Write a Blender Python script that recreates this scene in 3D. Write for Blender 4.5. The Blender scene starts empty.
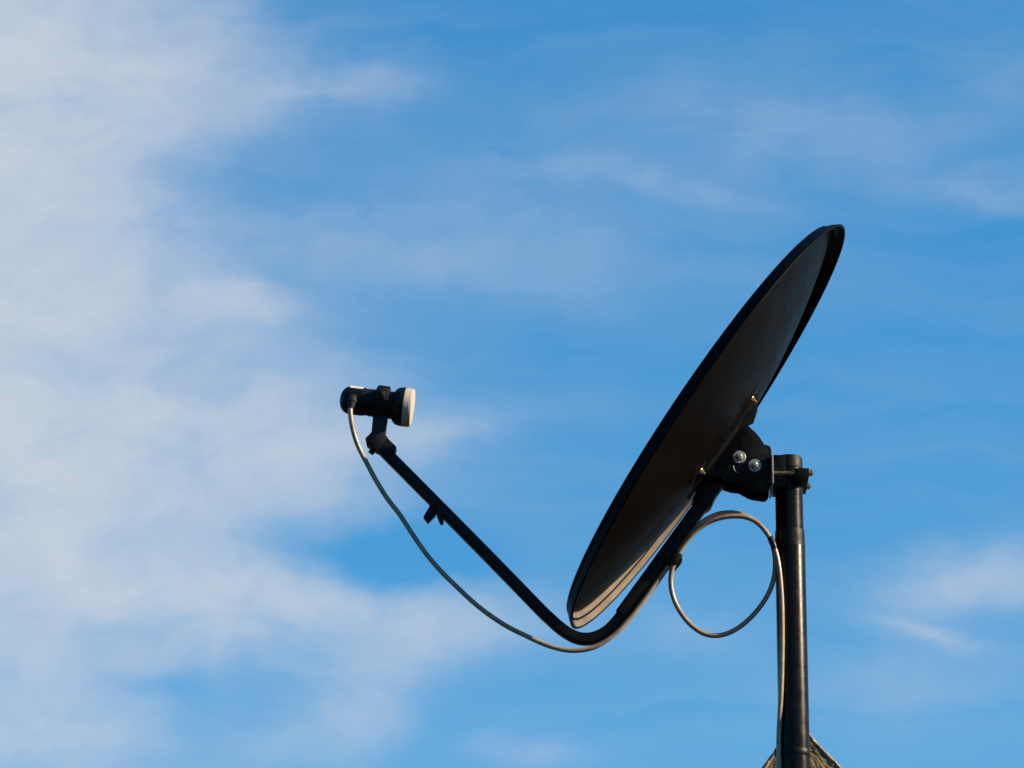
import bpy, bmesh, math, random
from mathutils import Vector, Matrix, noise
random.seed(4)
sc = bpy.context.scene
COL = sc.collection
R = math.radians

# ------------------------------------------------------------------ camera
FOC = 4000.0                      # focal length in pixels (1024 wide)
PITCH = R(17.2)
CAM = Vector((0, 0, 1.6))
FWD = Vector((0, math.cos(PITCH), math.sin(PITCH)))
UPV = Vector((0, -math.sin(PITCH), math.cos(PITCH)))
cam = bpy.data.cameras.new('camera')
cam.sensor_width = 36
cam.lens = FOC / 1024 * 36
cam.clip_end = 5000
co = bpy.data.objects.new('camera', cam)
co.location = CAM
co.rotation_euler = (R(90) + PITCH, 0, 0)
COL.objects.link(co)
sc.camera = co

def ray(px, py):
    return FWD + Vector((1, 0, 0)) * ((px - 512) / FOC) + UPV * ((384 - py) / FOC)

# ------------------------------------------------------------------ the dish's plane of symmetry
# it holds the mast axis, the feed arm and the dish axis; E points to the front of
# the dish, Z up, W out of the plane towards the near side
MAST = Vector((0.45966, 6.39704, 0))
AL = R(0.93)
E = Vector((-math.cos(AL), math.sin(AL), 0))
Z = Vector((0, 0, 1))
W = Vector((-math.sin(AL), -math.cos(AL), 0))

def at(px, py, w=0.0):
    """side-elevation drawing -> world: a point of the drawing on the plane w metres off the symmetry plane"""
    d = ray(px, py)
    o = MAST + W * w
    return CAM + d * ((o - CAM).dot(W) / d.dot(W))

def sz(p):
    q = p - MAST
    return (q.dot(E), q.z)

def swz(s, w, z):
    return MAST + E * s + W * w + Z * z

MM = 0.00166

# dish frame
BE = R(35.0)
DN = (E * math.cos(BE) + Z * math.sin(BE)).normalized()
DT = (E * -math.sin(BE) + Z * math.cos(BE)).normalized()
DC = MAST + E * 0.1303 + Z * 3.5052

def dish(u, w, zb):
    return DC + DT * u + W * w - DN * zb

# ------------------------------------------------------------------ helpers
def build(name, bm, mat, parent=None, sharp=35, origin=None):
    org = parent_origin(parent) if parent else (origin or Vector((0, 0, 0)))
    bmesh.ops.recalc_face_normals(bm, faces=bm.faces[:])
    bmesh.ops.translate(bm, verts=bm.verts[:], vec=-org)
    me = bpy.data.meshes.new(name)
    bm.to_mesh(me)
    bm.free()
    for p in me.polygons:
        p.use_smooth = True
    me.set_sharp_from_angle(angle=R(sharp))
    me.materials.append(mat)
    o = bpy.data.objects.new(name, me)
    COL.objects.link(o)
    if parent:
        o.parent = parent
    else:
        o.location = org
    return o

def parent_origin(p):
    v = Vector((0, 0, 0))
    while p:
        v += p.location
        p = p.parent
    return v

def thing(name, label, cat, loc):
    o = bpy.data.objects.new(name, None)
    o.empty_display_size = 0.1
    o.location = loc
    o['label'] = label
    o['category'] = cat
    COL.objects.link(o)
    return o

def ring_tube(bm, rings, closed=False, caps=True):
    vs = [[bm.verts.new(p) for p in r] for r in rings]
    n = len(vs[0])
    m = len(vs)
    for i in range(m if closed else m - 1):
        a, b = vs[i], vs[(i + 1) % m]
        for k in range(n):
            bm.faces.new((a[k], a[(k + 1) % n], b[(k + 1) % n], b[k]))
    if caps and not closed:
        bm.faces.new(vs[0][::-1])
        bm.faces.new(vs[-1])

def catmull(pts, step=6):
    out = []
    n = len(pts)
    for i in range(n - 1):
        p0 = pts[max(i - 1, 0)]
        p1 = pts[i]
        p2 = pts[i + 1]
        p3 = pts[min(i + 2, n - 1)]
        for k in range(step):
            t = k / step
            out.append(0.5 * ((2 * p1) + (p2 - p0) * t + (2 * p0 - 5 * p1 + 4 * p2 - p3) * t * t
                              + (3 * p1 - p0 - 3 * p2 + p3) * t ** 3))
    out.append(pts[-1])
    return out

def tube(bm, pts, rad, seg=16):
    rings = []
    n = len(pts)
    t0 = (pts[1] - pts[0]).normalized()
    ref = Vector((0, 1, 0)) if abs(t0.y) < .9 else Vector((1, 0, 0))
    nx = t0.cross(ref).normalized()
    for i, p in enumerate(pts):
        t = (pts[min(i + 1, n - 1)] - pts[max(i - 1, 0)]).normalized()
        nx = (nx - t * nx.dot(t)).normalized()
        ny = t.cross(nx)
        r = rad(i / (n - 1)) if callable(rad) else rad
        rings.append([p + (nx * math.cos(2 * math.pi * k / seg) + ny * math.sin(2 * math.pi * k / seg)) * r
                      for k in range(seg)])
    ring_tube(bm, rings)

def lathe(bm, prof, org, axis, seg=48, closed=False, phase=0.0):
    """prof: (t along the axis, radius)"""
    axis = axis.normalized()
    ref = Vector((0, 0, 1)) if abs(axis.z) < .9 else Vector((1, 0, 0))
    nx = axis.cross(ref).normalized()
    ny = axis.cross(nx)
    rings = []
    for t, r in prof:
        rings.append([org + axis * t + (nx * math.cos(2 * math.pi * k / seg + phase) + ny * math.sin(2 * math.pi * k / seg + phase)) * max(r, 1e-5)
                      for k in range(seg)])
    ring_tube(bm, rings, closed=closed)

def bevel_all(bm, off, seg=2, ang=30):
    if off <= 0:
        return
    ed = [e for e in bm.edges if len(e.link_faces) == 2 and e.calc_face_angle(0) > R(ang)]
    bmesh.ops.bevel(bm, geom=ed, offset=off, segments=seg, profile=0.5, affect='EDGES', clamp_overlap=True)

def prism_pts(pts, vec, bev=0.0, ang=30):
    """a flat outline pushed along vec, edges rounded; returns its own bmesh"""
    bm = bmesh.new()
    a = [bm.verts.new(p) for p in pts]
    b = [bm.verts.new(p + vec) for p in pts]
    n = len(pts)
    bm.faces.new(a)
    bm.faces.new(b[::-1])
    for i in range(n):
        bm.faces.new((a[i], b[i], b[(i + 1) % n], a[(i + 1) % n]))
    bmesh.ops.recalc_face_normals(bm, faces=bm.faces[:])
    bevel_all(bm, bev, ang=ang)
    return bm

def prism(outline, w0, w1, bev=0.0, trace=None, ang=30):
    """outline traced on the side elevation (its face at offset trace), running from w0 to w1"""
    tr = max(w0, w1) if trace is None else trace
    P = [sz(at(x, y, tr)) for x, y in outline]
    return prism_pts([swz(s, w0, z) for s, z in P], W * (w1 - w0), bev, ang)

def merge(bm, other):
    me = bpy.data.meshes.new('tmp')
    other.to_mesh(me)
    other.free()
    bm.from_mesh(me)
    bpy.data.meshes.remove(me)
    return bm

def box(c, ax, bev=0.0):
    """ax: three half-extent vectors"""
    a, b, d = ax
    return prism_pts([c - a - b - d, c + a - b - d, c + a + b - d, c - a + b - d], d * 2, bev)

def rounded(pts, r, seg=4):
    """round the corners of a 2-D outline"""
    out = []
    n = len(pts)
    for i in range(n):
        p = Vector(pts[i]); a = Vector(pts[i - 1]); b = Vector(pts[(i + 1) % n])
        da = (a - p); db = (b - p)
        rr = min(r, da.length * .45, db.length * .45)
        p1 = p + da.normalized() * rr
        p2 = p + db.normalized() * rr
        for k in range(seg + 1):
            t = k / seg
            out.append(tuple((1 - t) ** 2 * p1 + 2 * t * (1 - t) * p + t * t * p2))
    return out

# ------------------------------------------------------------------ materials
def mat(name, base, rough, metal=0.0, spec=0.5, var=0.25, scale=18.0, bump=0.0, bscale=120.0, rvar=0.1, coat=0.0, tint2=None):
    m = bpy.data.materials.new(name)
    m.use_nodes = True
    nt = m.node_tree
    b = nt.nodes['Principled BSDF']
    tc = nt.nodes.new('ShaderNodeTexCoord')
    n = nt.nodes.new('ShaderNodeTexNoise')
    n.inputs['Scale'].default_value = scale
    n.inputs['Detail'].default_value = 6
    n.inputs['Roughness'].default_value = .62
    nt.links.new(tc.outputs['Object'], n.inputs['Vector'])
    cr = nt.nodes.new('ShaderNodeValToRGB')
    lo = [max(0, c * (1 - var)) for c in base]
    hi = list(tint2) if tint2 else [min(1, c * (1 + var)) for c in base]
    cr.color_ramp.elements[0].position = .3
    cr.color_ramp.elements[1].position = .72
    cr.color_ramp.elements[0].color = (*lo, 1)
    cr.color_ramp.elements[1].color = (*hi, 1)
    nt.links.new(n.outputs['Fac'], cr.inputs['Fac'])
    nt.links.new(cr.outputs['Color'], b.inputs['Base Color'])
    mr = nt.nodes.new('ShaderNodeMapRange')
    mr.inputs['From Min'].default_value = .3
    mr.inputs['From Max'].default_value = .7
    mr.inputs['To Min'].default_value = max(.02, rough - rvar)
    mr.inputs['To Max'].default_value = min(1, rough + rvar)
    n2 = nt.nodes.new('ShaderNodeTexNoise')
    n2.inputs['Scale'].default_value = scale * 2.3
    n2.inputs['Detail'].default_value = 5
    nt.links.new(tc.outputs['Object'], n2.inputs['Vector'])
    nt.links.new(n2.outputs['Fac'], mr.inputs['Value'])
    nt.links.new(mr.outputs['Result'], b.inputs['Roughness'])
    b.inputs['Metallic'].default_value = metal
    b.inputs['Specular IOR Level'].default_value = spec
    b.inputs['Coat Weight'].default_value = coat
    if bump > 0:
        n3 = nt.nodes.new('ShaderNodeTexNoise')
        n3.inputs['Scale'].default_value = bscale
        n3.inputs['Detail'].default_value = 4
        nt.links.new(tc.outputs['Object'], n3.inputs['Vector'])
        bp = nt.nodes.new('ShaderNodeBump')
        bp.inputs['Strength'].default_value = bump
        bp.inputs['Distance'].default_value = .002
        nt.links.new(n3.outputs['Fac'], bp.inputs['Height'])
        nt.links.new(bp.outputs['Normal'], b.inputs['Normal'])
    return m

M_dish = mat('black dish enamel', (.0027, .0021, .0019), .50, spec=.5, var=.25, scale=7, bump=.04, bscale=260, rvar=.05)
M_dish.node_tree.nodes['Principled BSDF'].inputs['IOR'].default_value = 1.12
M_steel = mat('black painted steel', (.0045, .0044, .0046), .42, spec=.16, scale=25, bump=.1, bscale=200, rvar=.1)
M_mast = mat('weathered black mast paint', (.0042, .0035, .0029), .31, spec=.14, scale=30, var=.4, bump=.05, bscale=160, rvar=.07)
M_plastic = mat('matt black plastic', (.0045, .0045, .005), .5, spec=.18, scale=30, bump=.12, bscale=300)
M_grey = mat('dark grey plastic', (.012, .012, .0125), .55, spec=.2, scale=40, bump=.1, bscale=300)
M_cap = mat('aged off-white plastic', (.44, .395, .33), .45, spec=.4, scale=40, var=.14, rvar=.08)
M_glint = mat('painted pale glint', (.62, .58, .50), .5, spec=.4, scale=60, var=.1)  # off-white that paints the sun glint along the LNB top
M_zinc = mat('dull galvanised zinc', (.34, .36, .32), .42, metal=.4, scale=160, var=.3, rvar=.15)
M_brass = mat('yellow passivated steel', (.42, .31, .16), .36, metal=.8, scale=120, var=.35, rvar=.12)
M_cable = mat('sun-faded coax sheath', (.30, .230, .155), .30, spec=.45, scale=45, var=.25, rvar=.1, bump=.08, bscale=300)
M_tape = mat('black vinyl tape', (.0045, .004, .004), .42, spec=.2, scale=60, bump=.2, bscale=150)

def stone_mat():
    m = bpy.data.materials.new('lichen-covered stone')
    m.use_nodes = True
    nt = m.node_tree
    b = nt.nodes['Principled BSDF']
    tc = nt.nodes.new('ShaderNodeTexCoord')
    def nz(scale, detail, rough=.6):
        n = nt.nodes.new('ShaderNodeTexNoise')
        n.inputs['Scale'].default_value = scale
        n.inputs['Detail'].default_value = detail
        n.inputs['Roughness'].default_value = rough
        nt.links.new(tc.outputs['Object'], n.inputs['Vector'])
        return n
    a = nz(95, 9, .72)
    r = nt.nodes.new('ShaderNodeValToRGB')
    e = r.color_ramp.elements
    e[0].position = .33; e[0].color = (.045, .036, .02, 1)
    e[1].position = .72; e[1].color = (.46, .37, .22, 1)
    x = e.new(.5); x.color = (.19, .145, .07, 1)
    nt.links.new(a.outputs['Fac'], r.inputs['Fac'])
    c = nz(30, 7, .7)
    r2 = nt.nodes.new('ShaderNodeValToRGB')
    r2.color_ramp.elements[0].position = .5; r2.color_ramp.elements[0].color = (0, 0, 0, 1)
    r2.color_ramp.elements[1].position = .62; r2.color_ramp.elements[1].color = (1, 1, 1, 1)
    nt.links.new(c.outputs['Fac'], r2.inputs['Fac'])
    mx = nt.nodes.new('ShaderNodeMix')
    mx.data_type = 'RGBA'
    mx.inputs['B'].default_value = (.16, .135, .035, 1)
    nt.links.new(r.outputs['Color'], mx.inputs['A'])
    ml = nt.nodes.new('ShaderNodeMath'); ml.operation = 'MULTIPLY'; ml.inputs[1].default_value = .6
    nt.links.new(r2.outputs['Color'], ml.inputs[0])
    nt.links.new(ml.outputs[0], mx.inputs['Factor'])
    nt.links.new(mx.outputs['Result'], b.inputs['Base Color'])
    b.inputs['Roughness'].default_value = .92
    bp = nt.nodes.new('ShaderNodeBump')
    bp.inputs['Strength'].default_value = .8
    bp.inputs['Distance'].default_value = .006
    h = nz(170, 8, .7)
    nt.links.new(h.outputs['Fac'], bp.inputs['Height'])
    nt.links.new(bp.outputs['Normal'], b.inputs['Normal'])
    return m
M_stone = stone_mat()

M_mortar = mat('pale weathered mortar', (.32, .265, .20), .9, spec=.2, scale=70, var=.5, bump=.6, bscale=260)

def gutter_mat():
    # same enamel, turning pale tan towards the low side of the rim gutter
    m = M_dish.copy()
    m.name = 'graded rim enamel'
    nt = m.node_tree
    b = nt.nodes['Principled BSDF']
    src = b.inputs['Base Color'].links[0].from_socket
    tc = nt.nodes.new('ShaderNodeTexCoord')
    sp = nt.nodes.new('ShaderNodeSeparateXYZ')
    nt.links.new(tc.outputs['Object'], sp.inputs[0])
    mr = nt.nodes.new('ShaderNodeMapRange')
    mr.interpolation_type = 'SMOOTHSTEP'
    mr.inputs['From Min'].default_value = .22
    mr.inputs['From Max'].default_value = .02
    nt.links.new(sp.outputs['Z'], mr.inputs['Value'])
    n = nt.nodes.new('ShaderNodeTexNoise')
    n.inputs['Scale'].default_value = 26
    n.inputs['Detail'].default_value = 7
    nt.links.new(tc.outputs['Object'], n.inputs['Vector'])
    r = nt.nodes.new('ShaderNodeMapRange')
    r.inputs['From Min'].default_value = .3
    r.inputs['From Max'].default_value = .7
    r.inputs['To Min'].default_value = .65
    r.inputs['To Max'].default_value = 1
    nt.links.new(n.outputs['Fac'], r.inputs['Value'])
    ml = nt.nodes.new('ShaderNodeMath'); ml.operation = 'MULTIPLY'
    nt.links.new(mr.outputs['Result'], ml.inputs[0]); nt.links.new(r.outputs['Result'], ml.inputs[1])
    mx = nt.nodes.new('ShaderNodeMix'); mx.data_type = 'RGBA'
    mx.inputs['B'].default_value = (.18, .148, .116, 1)
    nt.links.new(src, mx.inputs['A'])
    nt.links.new(ml.outputs[0], mx.inputs['Factor'])
    nt.links.new(mx.outputs['Result'], b.inputs['Base Color'])
    return m
M_gutter = gutter_mat()

# ------------------------------------------------------------------ THE DISH
dish_root = thing('satellite_dish', 'black offset satellite dish seen from behind on its clamp and curved feed arm',
                  'satellite dish', swz(.05, 0, 3.38))

# reflector: pressed sheet with a stepped rim and rolled edge, turned about the dish axis
RAT = 0.92
def reflector():
    back = []
    RB, DB = 383.5, 56
    for i in range(0, 31):
        r = RB * i / 30
        back.append((r, -17.4 + DB * (1 - (r / RB) ** 2)))
    g0 = len(back) - 1
    back += [(385.5, -17.8), (388.0, -17.0), (389.4, -14.6), (390.8, -10.4), (391.8, -9.0), (394.6, -8.4), (396.6, -7.6),
             (398.0, -5.6), (400.4, -1.5), (401.2, .2), (402.6, 1.6)]
    g1 = len(back) - 2
    back += [(404.4, 1.7), (405.8, .6), (405.9, -1.0), (404.8, -2.4),
             (402.8, -4.0), (400.2, -8.4), (398.4, -10.2), (395.2, -11.0), (393.6, -12.0), (392.0, -17.0), (390.4, -19.4),
             (387.5, -20.4), (384.0, -20.0)]
    for i in range(30, -1, -1):
        r = 382.5 * i / 30
        back.append((r, -19.2 + DB * (1 - (r / 382.5) ** 2)))
    bm = bmesh.new()
    seg = 192
    rings = []
    for r, zb in back:
        if r < .01:
            rings.append([bm.verts.new(dish(0, 0, zb / 1000))])
        else:
            rings.append([bm.verts.new(dish(r / 1000 * math.cos(2 * math.pi * k / seg),
                                            RAT * r / 1000 * math.sin(2 * math.pi * k / seg), zb / 1000)) for k in range(seg)])
    for i, (a, b) in enumerate(zip(rings[:-1], rings[1:])):
        for k in range(seg):
            q = (k + 1) % seg
            if len(a) == 1:
                bm.faces.new((a[0], b[k], b[q]))
            elif len(b) == 1:
                bm.faces.new((a[k], b[0], a[q]))
            else:
                fc = bm.faces.new((a[k], b[k], b[q], a[q]))
                if g0 <= i < g1 and i not in (g0 + 4, g0 + 5):
                    fc.material_index = 1
    return bm
refl = build('reflector', reflector(), M_dish, dish_root, sharp=50)
refl.data.materials.append(M_gutter)

# mounting channel on the back of the dish
ch = bmesh.new()
plate = rounded([(-.106, -.054), (.072, -.054), (.084, -.044), (.084, .044), (.078, .056), (-.106, .056)], .012)
merge(ch, prism_pts([dish(u, w, .0285) for u, w in plate], -DN * .0050, .0012))
for sgn in (1, -1):
    for uc in (-.088, .063):       # embossed pads under the studs
        merge(ch, box(dish(uc, sgn * .0485, .0320), (DT * .021, W * .0105, DN * .0050), .0015))
side = [(706, 477.5), (738.2, 432.5), (746.5, 417), (751.5, 405.5), (756.4, 402.5), (756.0, 420), (751.4, 428)]
channel = build('mounting_channel', ch, M_steel, dish_root)
for sgn in (1, -1):
    w0 = .0345 if sgn > 0 else -.0345
    bm = bmesh.new()
    # sector shaped side plate with the fold along the dish
    so = [(706.5, 477), (738, 433), (745.5, 423.5), (752, 429.6), (756, 433.2), (759.6, 437.6), (763.9, 444.3), (767.2, 451), (769.2, 457.5), (769, 462),
          (765, 470), (759.5, 476.3), (753.4, 480.2), (747, 482), (740, 482.4), (732, 481.3), (724, 478.8), (717, 475.6)]
    P = [sz(at(x, y, .0345)) for x, y in so]
    merge(bm, prism_pts([swz(s, w0, z) for s, z in P], W * (.0025 * sgn), .0006, 60))
    build('tilt_plate', bm, M_steel, dish_root)
    # folded foot along the dish, ends in a tapered lug towards the top
    bm = bmesh.new()
    foot = [(-.098, .0332), (.084, .0332), (.083, .044), (.058, .0515), (.042, .043), (.028, .0430), (-.066, .0440), (-.080, .0452), (-.094, .040)]
    merge(bm, prism_pts([dish(u, sgn * .0372, z) for u, z in foot], W * (.0022 * sgn), .0006))
    build('fold_flange', bm, M_steel, dish_root)
# the four studs holding the reflector
for uc in (-.088, .063):
    for sgn in (1, -1):
        bm = bmesh.new()
        o = dish(uc + .004, sgn * .0500, .0368)
        lathe(bm, [(0, .0062), (.0008, .0066), (.0015, .0062)], o, -DN, 24)
        b2 = bmesh.new()
        lathe(b2, [(.0015, .0046), (.0018, .0050), (.0050, .0050), (.0055, .0042)], o, -DN, 6, phase=.5)
        merge(bm, b2)
        b3 = bmesh.new()
        lathe(b3, [(.0053, .0026), (.0090, .0026), (.0096, .002)], o, -DN, 14)
        merge(bm, b3)
        build('stud', bm, M_brass, channel)

# bracket on the mast: two cheeks and a back plate
for sgn in (1, -1):
    w0 = .0315 if sgn > 0 else -.0315
    po = rounded([(748, 444.5), (763, 443.6), (769.8, 445.2), (771.6, 449), (770.6, 487.5), (766.8, 491.9), (751, 489.4), (738, 482), (727, 468), (733, 453)], 3.2, 3)
    P = [sz(at(x, y, .034)) for x, y in po]
    build('bracket_cheek', prism_pts([swz(s, w0, z) for s, z in P], W * (-.0025 * sgn), .0007, 50), M_steel, dish_root)
s_bp, z_top = sz(at(772.2, 454.5, .046))
_, z_bot = sz(at(772.2, 483.5, .046))
zc = (z_top + z_bot) / 2
bm = box(swz(s_bp, 0, zc), (E * .0016, W * .047, Z * ((z_top - z_bot) / 2)), .0008)
build('back_plate', bm, M_zinc, dish_root)

# front jaw (between plate and mast) and rear jaw wrapped round the mast
RM = .0232
def jaw(qa, qb, hw, z0, z1, sgn):
    # horizontal outline with an arc cut for the mast; q = distance behind the mast axis
    pts = [(qa, hw), (qb, hw), (qb, -hw), (qa, -hw), (qa, -RM * .95)]
    n = 10
    for k in range(n + 1):
        a = -math.pi / 2 * .82 + math.pi * .82 * k / n
        pts.append((sgn * (RM + .0006) * math.cos(a), (RM + .0006) * math.sin(a)))
    pts.append((qa, RM * .95))
    return prism_pts([swz(-q, w, z0) for q, w in pts], Z * (z1 - z0), .0012, 40)
q_plate = -s_bp + .0019
build('front_jaw', jaw(-.006, q_plate + .0004, .034, z_bot - .001, z_top + .003, -1), M_steel, dish_root)
_, zj1 = sz(at(800, 468.3, .048))
_, zj0 = sz(at(800, 478.5, .048))
rj = jaw(.008, .0305, .049, zj0, zj1, 1)
build('rear_jaw', rj, M_steel, dish_root)
zr = (zj1 + zj0) / 2 + .003
for sgn in (1, -1):
    bm = bmesh.new()
    tube(bm, [swz(-q_plate + .0004, sgn * .0405, zr), swz(-q_plate - .01, sgn * .0405, zr), swz(-.0390, sgn * .0405, zr)], .0031, 14)
    for q0, out in ((.0308, 1),):
        b2 = bmesh.new(); lathe(b2, [(0, .0078), (.0014, .0078)], swz(-q0, sgn * .0405, zr), -E, 24); merge(bm, b2)
        b2 = bmesh.new(); lathe(b2, [(.0014, .0058), (.0062, .0062), (.0068, .0052)], swz(-q0, sgn * .0405, zr), -E, 6, phase=.3); merge(bm, b2)
    build('clamp_bolt', bm, M_brass, dish_root)

# the two adjusting bolts through tilt plates and cheeks
for (x, y) in ((739.3, 457.2), (754.8, 465.6)):
    s, z = sz(at(x, y, .038))
    for sgn in (1, -1):
        bm = bmesh.new()
        o = swz(s, sgn * .0372, z)
        lathe(bm, [(0, .0104), (.0006, .0108), (.0016, .0108), (.0021, .0102)], o, W * sgn, 32)
        b2 = bmesh.new(); lathe(b2, [(.0021, .0058), (.0023, .0062), (.0072, .0062), (.0078, .0054)], o, W * sgn, 6, phase=.2); merge(bm, b2)
        b2 = bmesh.new(); lathe(b2, [(.0078, .0036), (.0125, .0036), (.0132, .0028)], o, W * sgn, 16); merge(bm, b2)
        build('adjusting_bolt', bm, M_zinc, dish_root)
# pale bead painting the highlight on the curved slot below the first bolt
sl = [sz(at(x, y, .0372)) for x, y in ((733.2, 465.5), (734.0, 469), (735.6, 471.6), (738.2, 472.2))]
bm = bmesh.new()
tube(bm, catmull([swz(s, .0370, z) for s, z in sl], 4), .0010, 8)
build('slot_glint', bm, M_zinc, dish_root)

# ------------------------------------------------------------------ feed arm
def rect_sweep(path, hh, hw, seg=3, cr=.004):
    """path: (s,z,half height) in the symmetry plane"""
    rings = []
    n = len(path)
    for i, p in enumerate(path):
        a = Vector(path[max(i - 1, 0)]); b = Vector(path[min(i + 1, n - 1)])
        t2 = (b - a); t2 = Vector((t2[0], t2[1])).normalized()
        nn = Vector((-t2[1], t2[0]))
        h = hh(i) if callable(hh) else hh
        sec = rounded([(-h, -hw), (h, -hw), (h, hw), (-h, hw)], cr, seg)
        rings.append([swz(p[0] + nn[0] * a_, b_, p[1] + nn[1] * a_) for a_, b_ in sec])
    bm = bmesh.new()
    ring_tube(bm, rings)
    return bm

def v2(path, step):
    return [tuple(p) for p in catmull([Vector(sz(at(x, y))) for x, y in path], step)]

outer = v2([(379.5, 446.5), (405, 472.2), (434, 501.4), (470, 537.8), (510, 578.6), (540, 609.5), (549, 618.2), (558.5, 626.8), (568, 633.6),
            (577.5, 638), (587, 639.2), (596.5, 637.4), (605.5, 632.8), (613, 626.2), (620.5, 617.2), (628, 607)], 5)
arm = build('feed_arm', rect_sweep(outer, .0096, .0105), M_steel, dish_root)
inner = v2([(622.5, 614.3), (624.4, 611.8), (650, 576.5), (680, 535), (717, 484)], 3)
build('arm_sleeve', rect_sweep(inner, lambda i: (.0099, .0110, .0118)[min(i, 2)], .0122), M_steel, arm)
# arm bolted between the cheeks of the channel
bm = bmesh.new()
merge(bm, prism([(692, 500), (704, 473), (728, 478), (718.3, 491), (714.6, 497.5), (711.5, 504.7), (706, 509)], -.0165, .0165, .001, .0165))
build('arm_socket', bm, M_steel, dish_root)

# cable clips on the arm
def clip_at(px, py, ang, half_h, half_w, length):
    s, z = sz(at(px, py))
    d = Vector((math.cos(ang), math.sin(ang)))
    n = Vector((-d[1], d[0]))
    a = E * d[0] + Z * d[1]
    b = E * n[0] + Z * n[1]
    return swz(s, 0, z), a, b
bm = bmesh.new()
p1 = Vector(sz(at(640, 590))); p2 = Vector(sz(at(680, 535)))
dd = (p2 - p1).normalized(); A3 = E * dd[0] + Z * dd[1]; B3 = E * dd[1] - Z * dd[0]
if B3.dot(E) > 0: B3 = -B3     # B3 points behind the arm, away from the dish
q_ = sz(at(665.5, 561.5)); cc = swz(q_[0], 0, q_[1])
merge(bm, box(cc, (A3 * .0062, B3 * .0135, W * .0142), .0012))
merge(bm, box(cc + B3 * .0128 + A3 * .010, (A3 * .0110, B3 * .0072, W * .0235), .0025))
merge(bm, box(cc + B3 * .0198 + A3 * .0115, (A3 * .0060, B3 * .0022, W * .012), .001))
build('cable_clip', bm, M_plastic, arm)
bm = bmesh.new()
q1 = Vector(sz(at(405, 472.2))); q2 = Vector(sz(at(470, 537.8)))
dd = (q2 - q1).normalized(); A2 = E * dd[0] + Z * dd[1]; B2 = -E * dd[1] + Z * dd[0]
if B2.z > 0: B2 = -B2          # below the arm
c0 = sz(at(437.5, 504.5)); c0 = swz(c0[0], 0, c0[1])
merge(bm, box(c0 - A2 * .003 + B2 * .0012, (A2 * .0070, B2 * .0092, W * .0112), .0008))
merge(bm, prism([(429.8, 505.5), (423.2, 516.6), (427.6, 522.4), (435.2, 514.6), (438.5, 508)], -.007, .008, .001, .008))
lug = prism([(436.4, 504.5), (440.2, 503), (441.6, 513), (444.0, 521.2), (442.8, 525), (440, 524.4), (436.6, 516)], .0108, .0142, .001, .0142)
merge(bm, lug)
build('cable_clip', bm, M_plastic, arm)

# ------------------------------------------------------------------ LNB and its holder
La = at(339.8, 398.8)
Lb = at(413.7, 408.2)
LD = (Lb - La).normalized()
K = (Lb - La).length / math.hypot(73.9, 9.1)       # metres per drawing unit
bm = bmesh.new()
prof = [(0.2, .4), (.6, 4.5), (1.8, 8), (4, 11.2), (7, 13.2), (10, 14.1), (22, 14.2), (24.5, 14.0), (26, 13.4), (37, 13.6), (50, 13.7),
        (53.2, 13.7), (54.0, 14.4), (55.5, 16.6), (58, 18.5), (61, 19.3), (64.6, 19.6)]
lathe(bm, [(t * K, r * K) for t, r in prof], La, LD, 64)
# flat back body under the round one
lnb = build('lnb_body', bm, M_plastic, dish_root, sharp=40)
bm = bmesh.new()
prof = [(64.7, 18.6), (64.8, 19.4), (68.4, 19.5), (69.0, 19.35), (69.6, 19.45), (71.6, 19.1), (72.8, 18.6), (73.4, 17.8), (73.65, 16.6), (73.75, 4), (73.8, .3)]
lathe(bm, [(t * K, r * K) for t, r in prof], La, LD, 64)
build('feed_cap', bm, M_cap, lnb, sharp=30)
LN = LD.cross(W).normalized()
if LN.z < 0: LN = -LN
# painted glint: pale strip standing for the sunlit top edge of the rear body
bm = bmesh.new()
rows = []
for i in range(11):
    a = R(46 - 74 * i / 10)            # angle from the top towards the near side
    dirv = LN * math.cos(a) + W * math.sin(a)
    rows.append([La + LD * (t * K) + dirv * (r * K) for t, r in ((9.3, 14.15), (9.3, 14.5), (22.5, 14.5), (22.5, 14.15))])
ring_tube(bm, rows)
build('top_glint', bm, M_glint, lnb)
# ribs on the neck
for t in (30.5, 33.5):
    bm = bmesh.new()
    lathe(bm, [(t * K, 12.5 * K), ((t + .4) * K, 14.0 * K), ((t + 1.4) * K, 14.0 * K), ((t + 1.8) * K, 12.5 * K)], La, LD, 48)
    build('neck_rib', bm, M_plastic, lnb)
# cable gland
ga = at(352.2, 399.0, .020); gb = at(350.5, 409.3, .031)
gd = (gb - ga)
bm = bmesh.new()
L = gd.length
lathe(bm, [(-.004, .0080), (0, .0086), (L * .40, .0088), (L * .46, .0070), (L * .52, .0076), (L * .62, .0076), (L * .66, .0066), (L * .76, .0066), (L * .80, .0054), (L * .96, .0054), (L * 1.0, .0044)], ga, gd, 28)
build('cable_gland', bm, M_grey, lnb, sharp=30)
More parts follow.
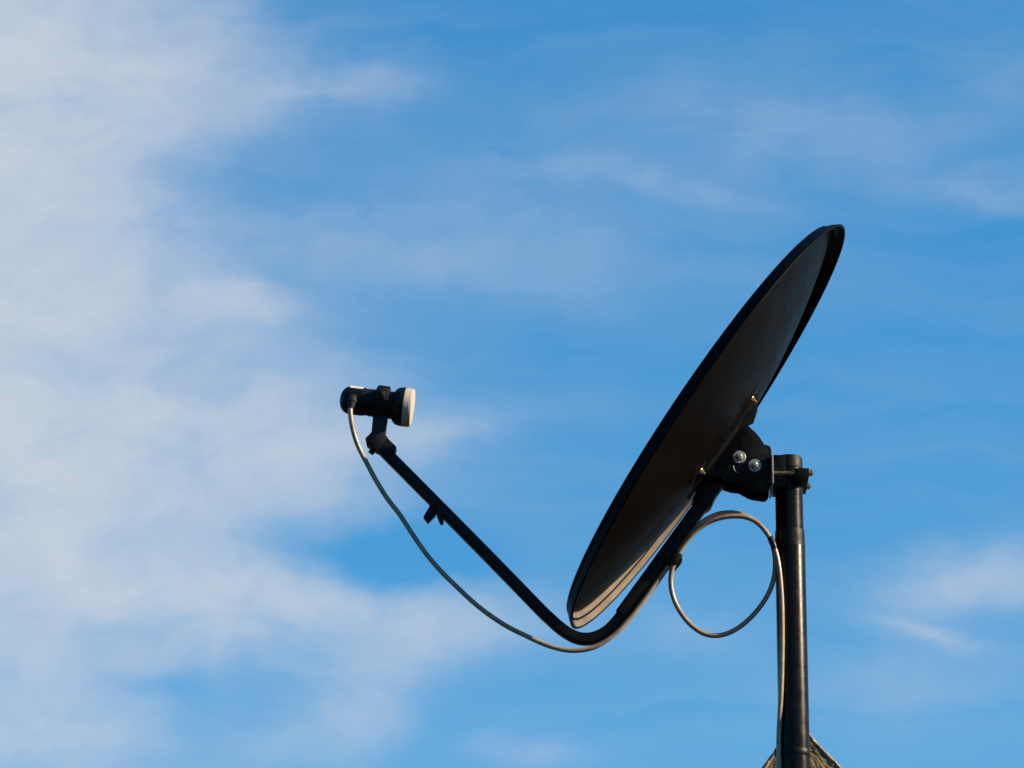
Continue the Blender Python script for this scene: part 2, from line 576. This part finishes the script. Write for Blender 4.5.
# clamp ring and foot
bm = bmesh.new()
lathe(bm, [(36.0 * K, 12.4 * K), (36.0 * K, 15.2 * K), (36.5 * K, 15.7 * K), (48.3 * K, 15.9 * K), (48.8 * K, 15.4 * K), (48.8 * K, 12.6 * K)], La, LD, 56)
lc = La + LD * (42.6 * K)
merge(bm, box(lc + LN * (14.6 * K), (LD * (6.3 * K), LN * (3.0 * K), W * .011), .0015))
holder = build('lnb_holder', bm, M_plastic, dish_root)
bm = bmesh.new()
merge(bm, box(lc + W * (15.2 * K) + LN * (5.5 * K), (LD * (6.3 * K), LN * (6.4 * K), W * .0045), .0015))
merge(bm, box(lc + W * (15.2 * K + .005) + LN * (4.5 * K), (LD * (3.2 * K), LN * (3.8 * K), W * .0022), .001))
b2 = bmesh.new(); lathe(b2, [(0, .0044), (.0032, .0044), (.0038, .0034)], lc + W * (15.2 * K + .007) + LN * (4.8 * K), W, 6); merge(bm, b2)
build('clamp_lug', bm, M_grey, holder)
bm = prism([(373.2, 413), (387.4, 415), (385.6, 427), (385.0, 434.5), (388, 437), (378.2, 451.5), (366.3, 443.6), (365.2, 438), (371.4, 431.8)], -.0125, .0125, .0016, .0125)
build('holder_leg', bm, M_grey, holder)
bm = prism([(372, 440.6), (383.5, 434), (396.4, 446.4), (395.2, 450.6), (388, 457.5), (376.2, 448.5)], -.0122, .0122, .0014, .0122)
build('arm_collar', bm, M_plastic, holder)
bm = bmesh.new()
wa = at(375.5, 446.5, 0); wb = at(370.6, 453.4, 0)
wd = (wb - wa); L = wd.length
lathe(bm, [(0, .0028), (L * .62, .0028), (L * .64, .0052), (L * .98, .0052), (L * 1.02, .004)], wa, wd, 16)
build('set_screw', bm, M_plastic, holder)

# ------------------------------------------------------------------ MAST
_, z_mt = sz(at(788.9, 457.0))
_, z_step = sz(at(790, 544.5))
_, z_t0 = sz(at(790, 530.5))
_, z_end = sz(at(794, 900))
mast = thing('antenna_mast', 'upright black steel mast pipe carrying the dish, rising from the stone gable', 'mast', MAST + Z * z_end)
bm = bmesh.new()
lathe(bm, [(0, .0248), (.004, .0252), (z_step - .004 - z_end, .0249), (z_step - z_end, .0240), (z_step + .02 - z_end, .0231)], MAST + Z * z_end, Z, 72)
build('lower_tube', bm, M_mast, mast)
bm = bmesh.new()
h = z_mt - z_step
lathe(bm, [(0, .0231), (h - .022, .0228)], MAST + Z * z_step, Z, 72)
build('upper_tube', bm, M_mast, mast)
bm = bmesh.new()
lathe(bm, [(0, .0228), (.0004, .0238), (.016, .0236), (.0195, .0228), (.0212, .0205), (.022, .016), (.0222, .001)], MAST + Z * (z_mt - .022), Z, 72)
build('end_cap', bm, M_plastic, mast)
bm = bmesh.new()
ht = z_t0 - z_step + .006
lathe(bm, [(0, .0246), (.0004, .0251), (ht * .45, .0246), (ht * .5, .0248), (ht - .0006, .0241), (ht, .0232)], MAST + Z * (z_step - .006), Z, 72)
build('tape_band', bm, M_tape, mast)
_, z_s0 = sz(at(794, 757)); _, z_s1 = sz(at(794, 750.2))
bm = bmesh.new()
hs = z_s1 - z_s0
lathe(bm, [(0, .0252), (0, .0258), (.001, .0263), (hs - .001, .0263), (hs, .0258), (hs, .0252)], MAST + Z * z_s0, Z, 72)
merge(bm, box(MAST + Z * (z_s0 + hs / 2) + E * .0295 + W * .006, (E * .0032, W * .006, Z * (hs * .55)), .001))
build('strap_band', bm, M_steel, mast)
# wall ties below the frame that hold the mast to the gable
for py in (812, 868):
    _, zt = sz(at(794, py))
    bm = bmesh.new()
    lathe(bm, [(-.011, .0250), (-.011, .0280), (.011, .0280), (.011, .0250)], MAST + Z * zt, Z, 48)
    merge(bm, box(MAST + Z * zt - W * .05, (E * .014, W * .024, Z * .010), .001))
    build('wall_tie', bm, M_steel, mast)

# ------------------------------------------------------------------ COAX CABLE
cp = [(350.9, 407.2, .0290), (350.3, 411.5, .0320), (351.2, 421, .0310), (354.0, 434, .0270), (359.0, 448, .0225), (366.5, 462.5, .018), (375.5, 479.5, .014), (387, 498, .012), (400, 515, .010),
      (413, 535.0, .010), (426, 553.6, .010), (439, 569, .010), (452, 582.2, .010), (478, 606.2, .011), (504, 624.6, .012), (527.6, 636.6, .013), (542, 643.2, .013), (556, 648.0, .013),
      (569, 650.4, .013), (582.5, 650.0, .0125), (595, 646.8, .012), (605.6, 641.0, .012), (614, 634.8, .012), (621.6, 627.6, .012), (631.8, 615.8, .012), (642, 602.8, .0115), (651, 590.4, .011), (659.2, 579.2, .010),
      (667.8, 567, .009), (676, 555.2, .0105), (684.5, 542.6, .015), (694.5, 529.4, .019), (705, 520.2, .022), (717, 514.4, .024), (730.5, 512.6, .025), (743, 515.0, .025), (753.5, 520, .024), (763, 528, .022),
      (770.0, 538, .0195), (773.8, 550, .018), (775.2, 562, .017), (774.4, 575, .016), (770.5, 589, .015), (763.2, 602.4, .014), (753, 615.2, .013), (741, 626, .012), (729, 632.8, .011), (718, 635.6, .010),
      (707.5, 634.8, .010), (698.5, 630.8, .010), (688.5, 622.6, .010), (680.5, 612.2, .011), (674.5, 600.6, .012), (671.2, 588, .013), (671.0, 575.6, .013), (673.5, 564.2, .016), (679.5, 552.0, .020),
      (687.5, 540.2, .024), (697.5, 529.8, .0275), (709, 522.0, .030), (722, 517.6, .0315), (736, 516.2, .0320), (748.5, 518.0, .0315), (758.5, 523.6, .0300), (766.0, 532.0, .0285),
      (771.6, 541.0, .0270), (775.6, 551.5, .0265), (778.2, 563.0, .0265), (780.0, 577, .0265), (781.3, 594, .0265), (782.0, 612, .0265), (782.2, 640, .0262), (781.8, 668, .0255), (781.2, 688, .0240),
      (780.3, 706, .0210), (779.3, 724, .0170), (778.7, 740, .0150), (778.6, 756, .0150), (778.8, 772, .0150), (779.2, 810, .0150), (779.8, 860, .0150)]
pts = catmull([at(x, y, w) for x, y, w in cp], 5)
bm = bmesh.new()
tube(bm, pts, .0041, 20)
org = at(723, 635.6, .01)
cable = build('coaxial_cable', bm, M_cable, None, origin=org)
cable['label'] = 'thin sun-faded coax cable drooping below the feed arm, coiled once beside the mast'
cable['category'] = 'cable'
# tape lump where cable and mast meet
bm = bmesh.new()
lp = [at(x, y, w) for x, y, w in ((769.6, 536.6, .0268), (772.4, 542.6, .0265), (774.8, 549.4, .0262))]
tube(bm, catmull(lp, 5), lambda t: .0046 + .0009 * math.sin(t * math.pi), 18)
build('tape_wrap', bm, M_tape, cable)

# ------------------------------------------------------------------ STONE GABLE
G_R = R(5)
GE = E * math.cos(G_R) + W * math.sin(G_R)      # along the gable face, to the left
GW = W * math.cos(G_R) - E * math.sin(G_R)      # out of the gable face

def gsw(s, w, z):
    return MAST + GE * s + GW * w + Z * z

def gable():
    bm = bmesh.new()
    W0 = -.052                                  # front face, just behind the mast
    ax, az = sz(at(800.5, 726.5, W0))
    hs = [.0005, .004, .009]
    h = .014
    while h < .16: hs.append(h); h += .0045
    while h < 1.7: hs.append(h); h *= 1.09
    loops = []
    NC = 72
    for h in hs:
        lft = ax + .008 + .72 * h              # +s is left
        rgt = ax - .006 - .95 * h
        wd = lft - rgt
        ring = []
        def P(s, w, nx):
            p = gsw(s, w, az - h)
            f = min(1.0, h / .03)
            a = noise.fractal(p * 42, .9, 2.1, 5) * .0018 * f
            b = noise.fractal(p * 150 + Vector((7, 1, 3)), .9, 2.1, 4) * .0020 * f
            return p + nx * (a + b)
        bv = min(.007, wd * .2)
        nl = (GE * .8 + Z * .6); nr = (GE * -.71 + Z * .71)
        for k in range(9):                       # left slope, back to front
            ring.append(P(lft, W0 - .16 + (.16 - bv) * (k / 8) ** .6, nl))
        ring.append(P(lft - bv * .3, W0 - bv * .3, (nl + GW).normalized()))
        for k in range(NC + 1):
            ring.append(P(lft - bv + (rgt + bv - (lft - bv)) * k / NC, W0, GW))
        ring.append(P(rgt + bv * .3, W0 - bv * .3, (nr + GW).normalized()))
        for k in range(8, -1, -1):
            ring.append(P(rgt, W0 - .16 + (.16 - bv) * (k / 8) ** .6, nr))
        loops.append([bm.verts.new(p) for p in ring])
    n = len(loops[0])
    for a, b in zip(loops[:-1], loops[1:]):
        for k in range(n):
            bm.faces.new((a[k], a[(k + 1) % n], b[(k + 1) % n], b[k]))
    bm.faces.new(loops[0])
    bm.faces.new(loops[-1][::-1])
    return bm, gsw(ax, W0, az - 1.7)
bm, org = gable()
g = build('stone_gable', bm, M_stone, None, sharp=80, origin=org)
g['label'] = 'rough lichen-stained stone gable peak at the foot of the mast'
g['category'] = 'gable'
def coping():
    # pale mortar capping along both slopes
    bm = bmesh.new()
    W0 = -.0505
    ax, az = sz(at(800.5, 726.5, -.052))
    for run in (.72, -.95):
        d = Vector((run, -1)).normalized()
        up = Vector((-d[1], d[0])) if run < 0 else Vector((d[1], -d[0]))
        if up[1] < 0: up = -up
        rings = []
        n = 260
        for i in range(n + 1):
            t = 1.6 * (i / n) ** 1.6
            b = Vector((ax + (.006 if run > 0 else -.004), az)) + d * t
            ring = []
            for o, w in ((-.003, W0 - .001), (.0006, W0 + .0006), (.0028, W0 - .002), (.0034, W0 - .02), (.0034, W0 - .16), (-.003, W0 - .16)):
                p = gsw(b[0] + up[0] * o, w, b[1] + up[1] * o)
                k = noise.fractal(p * 70, .9, 2.1, 4) * .0007 + noise.fractal(p * 240, .9, 2.1, 3) * .0009
                ring.append(p + (GE * up[0] + Z * up[1]) * k + GW * k * .6)
            rings.append(ring)
        ring_tube(bm, rings)
    return bm
build('coping', coping(), M_mortar, g, sharp=80)

# ------------------------------------------------------------------ SKY AND SUN
SUN_EL = R(25)
SUN_AZ = R(100)                   # clockwise from +Y
sd = Vector((math.sin(SUN_AZ) * math.cos(SUN_EL), math.cos(SUN_AZ) * math.cos(SUN_EL), math.sin(SUN_EL)))
sl = bpy.data.lights.new('sun', 'SUN')
sl.energy = 5.0
sl.angle = R(.5)
sl.color = (1.0, .79, .54)
so_ = bpy.data.objects.new('sun', sl)
so_.rotation_euler = sd.to_track_quat('Z', 'Y').to_euler()
so_.location = (3, 0, 6)
COL.objects.link(so_)

world = bpy.data.worlds.new('World')
sc.world = world
world.use_nodes = True
nt = world.node_tree
ND, LK = nt.nodes, nt.links
bg = ND['Background']
bg.inputs['Strength'].default_value = .05
sky = ND.new('ShaderNodeTexSky')
sky.sky_type = 'NISHITA'
sky.sun_disc = False
sky.sun_elevation = SUN_EL
sky.sun_rotation = SUN_AZ
sky.air_density = 1.0
sky.dust_density = 0.0
sky.ozone_density = 6.0

def mth(op, a, b=None, c=None, clamp=False):
    n = ND.new('ShaderNodeMath'); n.operation = op; n.use_clamp = clamp
    for i, v in enumerate((a, b, c)):
        if v is None: continue
        if isinstance(v, (int, float)): n.inputs[i].default_value = v
        else: LK.new(v, n.inputs[i])
    return n.outputs[0]

# clear-air colour: a deep polarised blue
gm = ND.new('ShaderNodeGamma'); gm.inputs['Gamma'].default_value = .55
LK.new(sky.outputs['Color'], gm.inputs['Color'])
tint = ND.new('ShaderNodeHueSaturation')
tint.inputs['Saturation'].default_value = 1.68
tint.inputs['Value'].default_value = 3.17
LK.new(gm.outputs['Color'], tint.inputs['Color'])
# below the horizon the sky gives way to dark land
tcl = ND.new('ShaderNodeTexCoord')
spl = ND.new('ShaderNodeSeparateXYZ')
LK.new(tcl.outputs['Generated'], spl.inputs[0])
lm = ND.new('ShaderNodeMapRange'); lm.interpolation_type = 'SMOOTHSTEP'
lm.inputs['From Min'].default_value = .0; lm.inputs['From Max'].default_value = .09
LK.new(spl.outputs['Z'], lm.inputs['Value'])
land = ND.new('ShaderNodeMix'); land.data_type = 'RGBA'
land.inputs['A'].default_value = (.42, .36, .28, 1)
LK.new(lm.outputs['Result'], land.inputs['Factor'])
LK.new(tint.outputs['Color'], land.inputs['B'])

tc = ND.new('ShaderNodeTexCoord')
sep = ND.new('ShaderNodeSeparateXYZ')
LK.new(tc.outputs['Generated'], sep.inputs[0])
yy = mth('MAXIMUM', sep.outputs['Y'], .05)
A = mth('DIVIDE', sep.outputs['X'], yy)
B = mth('DIVIDE', sep.outputs['Z'], yy)
comb = ND.new('ShaderNodeCombineXYZ')
LK.new(A, comb.inputs[0]); LK.new(B, comb.inputs[1])

def noise_node(vec, sx, sy, detail, rough=.55, rot=0, off=0.0, dist=0.0):
    mp = ND.new('ShaderNodeMapping')
    mp.inputs['Rotation'].default_value = (0, 0, rot)
    mp.inputs['Scale'].default_value = (sx, sy, 1)
    mp.inputs['Location'].default_value = (off, off * .7, off)
    LK.new(vec, mp.inputs['Vector'])
    n = ND.new('ShaderNodeTexNoise')
    n.inputs['Scale'].default_value = 1
    n.inputs['Detail'].default_value = detail
    n.inputs['Roughness'].default_value = rough
    n.inputs['Distortion'].default_value = dist
    LK.new(mp.outputs['Vector'], n.inputs['Vector'])
    return n
# warp the directions so the banks get ragged edges
wn = noise_node(comb.outputs[0], 26, 34, 4, .5, off=3.1)
wsub = ND.new('ShaderNodeVectorMath'); wsub.operation = 'SUBTRACT'; wsub.inputs[1].default_value = (.5, .5, .5)
LK.new(wn.outputs['Color'], wsub.inputs[0])
wsc = ND.new('ShaderNodeVectorMath'); wsc.operation = 'MULTIPLY'; wsc.inputs[1].default_value = (.036, .026, 0)
LK.new(wsub.outputs[0], wsc.inputs[0])
wad = ND.new('ShaderNodeVectorMath'); wad.operation = 'ADD'
LK.new(comb.outputs[0], wad.inputs[0]); LK.new(wsc.outputs[0], wad.inputs[1])
warped = wad.outputs[0]

def bank(px, py, rx, ry, wt, rot=0.0):
    """one soft cloud bank at a fixed direction of the sky"""
    d = ray(px, py)
    a0, b0 = d.x / d.y, d.z / d.y
    k = 1 / (FOC * math.cos(PITCH))
    v = ND.new('ShaderNodeVectorMath'); v.operation = 'SUBTRACT'; v.inputs[1].default_value = (a0, b0, 0)
    LK.new(warped, v.inputs[0])
    mp = ND.new('ShaderNodeMapping'); mp.vector_type = 'TEXTURE'
    mp.inputs['Rotation'].default_value = (0, 0, R(rot))
    mp.inputs['Scale'].default_value = (rx * k, ry * k * 1.05, 1)
    LK.new(v.outputs[0], mp.inputs['Vector'])
    dt = ND.new('ShaderNodeVectorMath'); dt.operation = 'DOT_PRODUCT'
    LK.new(mp.outputs[0], dt.inputs[0]); LK.new(mp.outputs[0], dt.inputs[1])
    return mth('MULTIPLY', mth('EXPONENT', mth('MULTIPLY', dt.outputs['Value'], -1.0)), wt)

BANKS = [(-40, 120, 190, 220, 1.25), (150, 70, 150, 75, .42), (-30, 330, 130, 150, .55), (330, 88, 90, 24, .22, 12),
         (235, 305, 62, 30, .42), (120, 300, 120, 28, .22), (50, 480, 240, 125, .92), (250, 430, 150, 70, .42), (400, 437, 105, 20, .32, 14),
         (250, 600, 190, 36, .60, -4), (420, 612, 90, 22, .22, -4), (-10, 640, 140, 110, .42), (40, 740, 130, 60, .30), (235, 650, 90, 24, .26), (345, 705, 110, 32, .34, 30), (395, 650, 60, 20, .2, 15),
         (780, 130, 240, 45, .14, -6), (640, 180, 170, 20, .12, -10), (985, 186, 60, 16, .16, -8), (600, 270, 220, 36, .10), (470, 195, 200, 50, .10), (340, 250, 200, 40, .14),
         (972, 580, 92, 32, .55, 6), (920, 640, 55, 11, .26, -16), (900, 690, 120, 30, .12), (375, 545, 95, 30, -.30, -12), (165, 690, 50, 26, -.16), (250, 190, 90, 36, -.05), (1010, 80, 60, 40, .1), (550, 745, 60, 16, .16), (680, 640, 70, 22, .10)]
tot = None
for b in BANKS:
    o = bank(*b)
    tot = o if tot is None else mth('ADD', tot, o)
n1 = noise_node(warped, 34, 46, 8, .56, R(14), 1.7, .25)
n3 = noise_node(warped, 95, 125, 6, .58, R(20), 8.2, .3)
n2 = noise_node(warped, 14, 95, 6, .55, R(-7), 5.3, .6)
mod = mth('MULTIPLY_ADD', n1.outputs['Fac'], 1.75, -.02)
mod = mth('ADD', mod, mth('MULTIPLY_ADD', n3.outputs['Fac'], .42, -.18))
mod = mth('MAXIMUM', mod, .08)
mod = mth('MULTIPLY', mod, tot)
streak = mth('MULTIPLY', mth('SUBTRACT', n2.outputs['Fac'], .45, None), .42)
streak = mth('MULTIPLY', streak, mth('ADD', tot, .28))
dens = mth('ADD', mth('ADD', mod, streak), .03)
# soft shoulder: thick cloud never becomes a flat white
cov = mth('SUBTRACT', 1.0, mth('EXPONENT', mth('MULTIPLY', mth('MAXIMUM', dens, 0.0), -1.6)))
# only in front half of the sky; the rest stays lightly veiled
front = ND.new('ShaderNodeMapRange'); front.interpolation_type = 'SMOOTHSTEP'
front.inputs['From Min'].default_value = .1; front.inputs['From Max'].default_value = .5
LK.new(sep.outputs['Y'], front.inputs['Value'])
cov = mth('MULTIPLY', cov, front.outputs['Result'])
cmix = ND.new('ShaderNodeMix'); cmix.data_type = 'RGBA'
cmix.inputs['B'].default_value = (6.3, 6.8, 7.5, 1)
LK.new(land.outputs['Result'], cmix.inputs['A'])
LK.new(cov, cmix.inputs['Factor'])
LK.new(cmix.outputs['Result'], bg.inputs['Color'])

# ------------------------------------------------------------------ view
vs = sc.view_settings
vs.view_transform = 'Standard'
vs.look = 'None'
vs.exposure = 0.96
vs.gamma = 1.0
vs.use_curve_mapping = False
sc.cycles.use_denoising = True
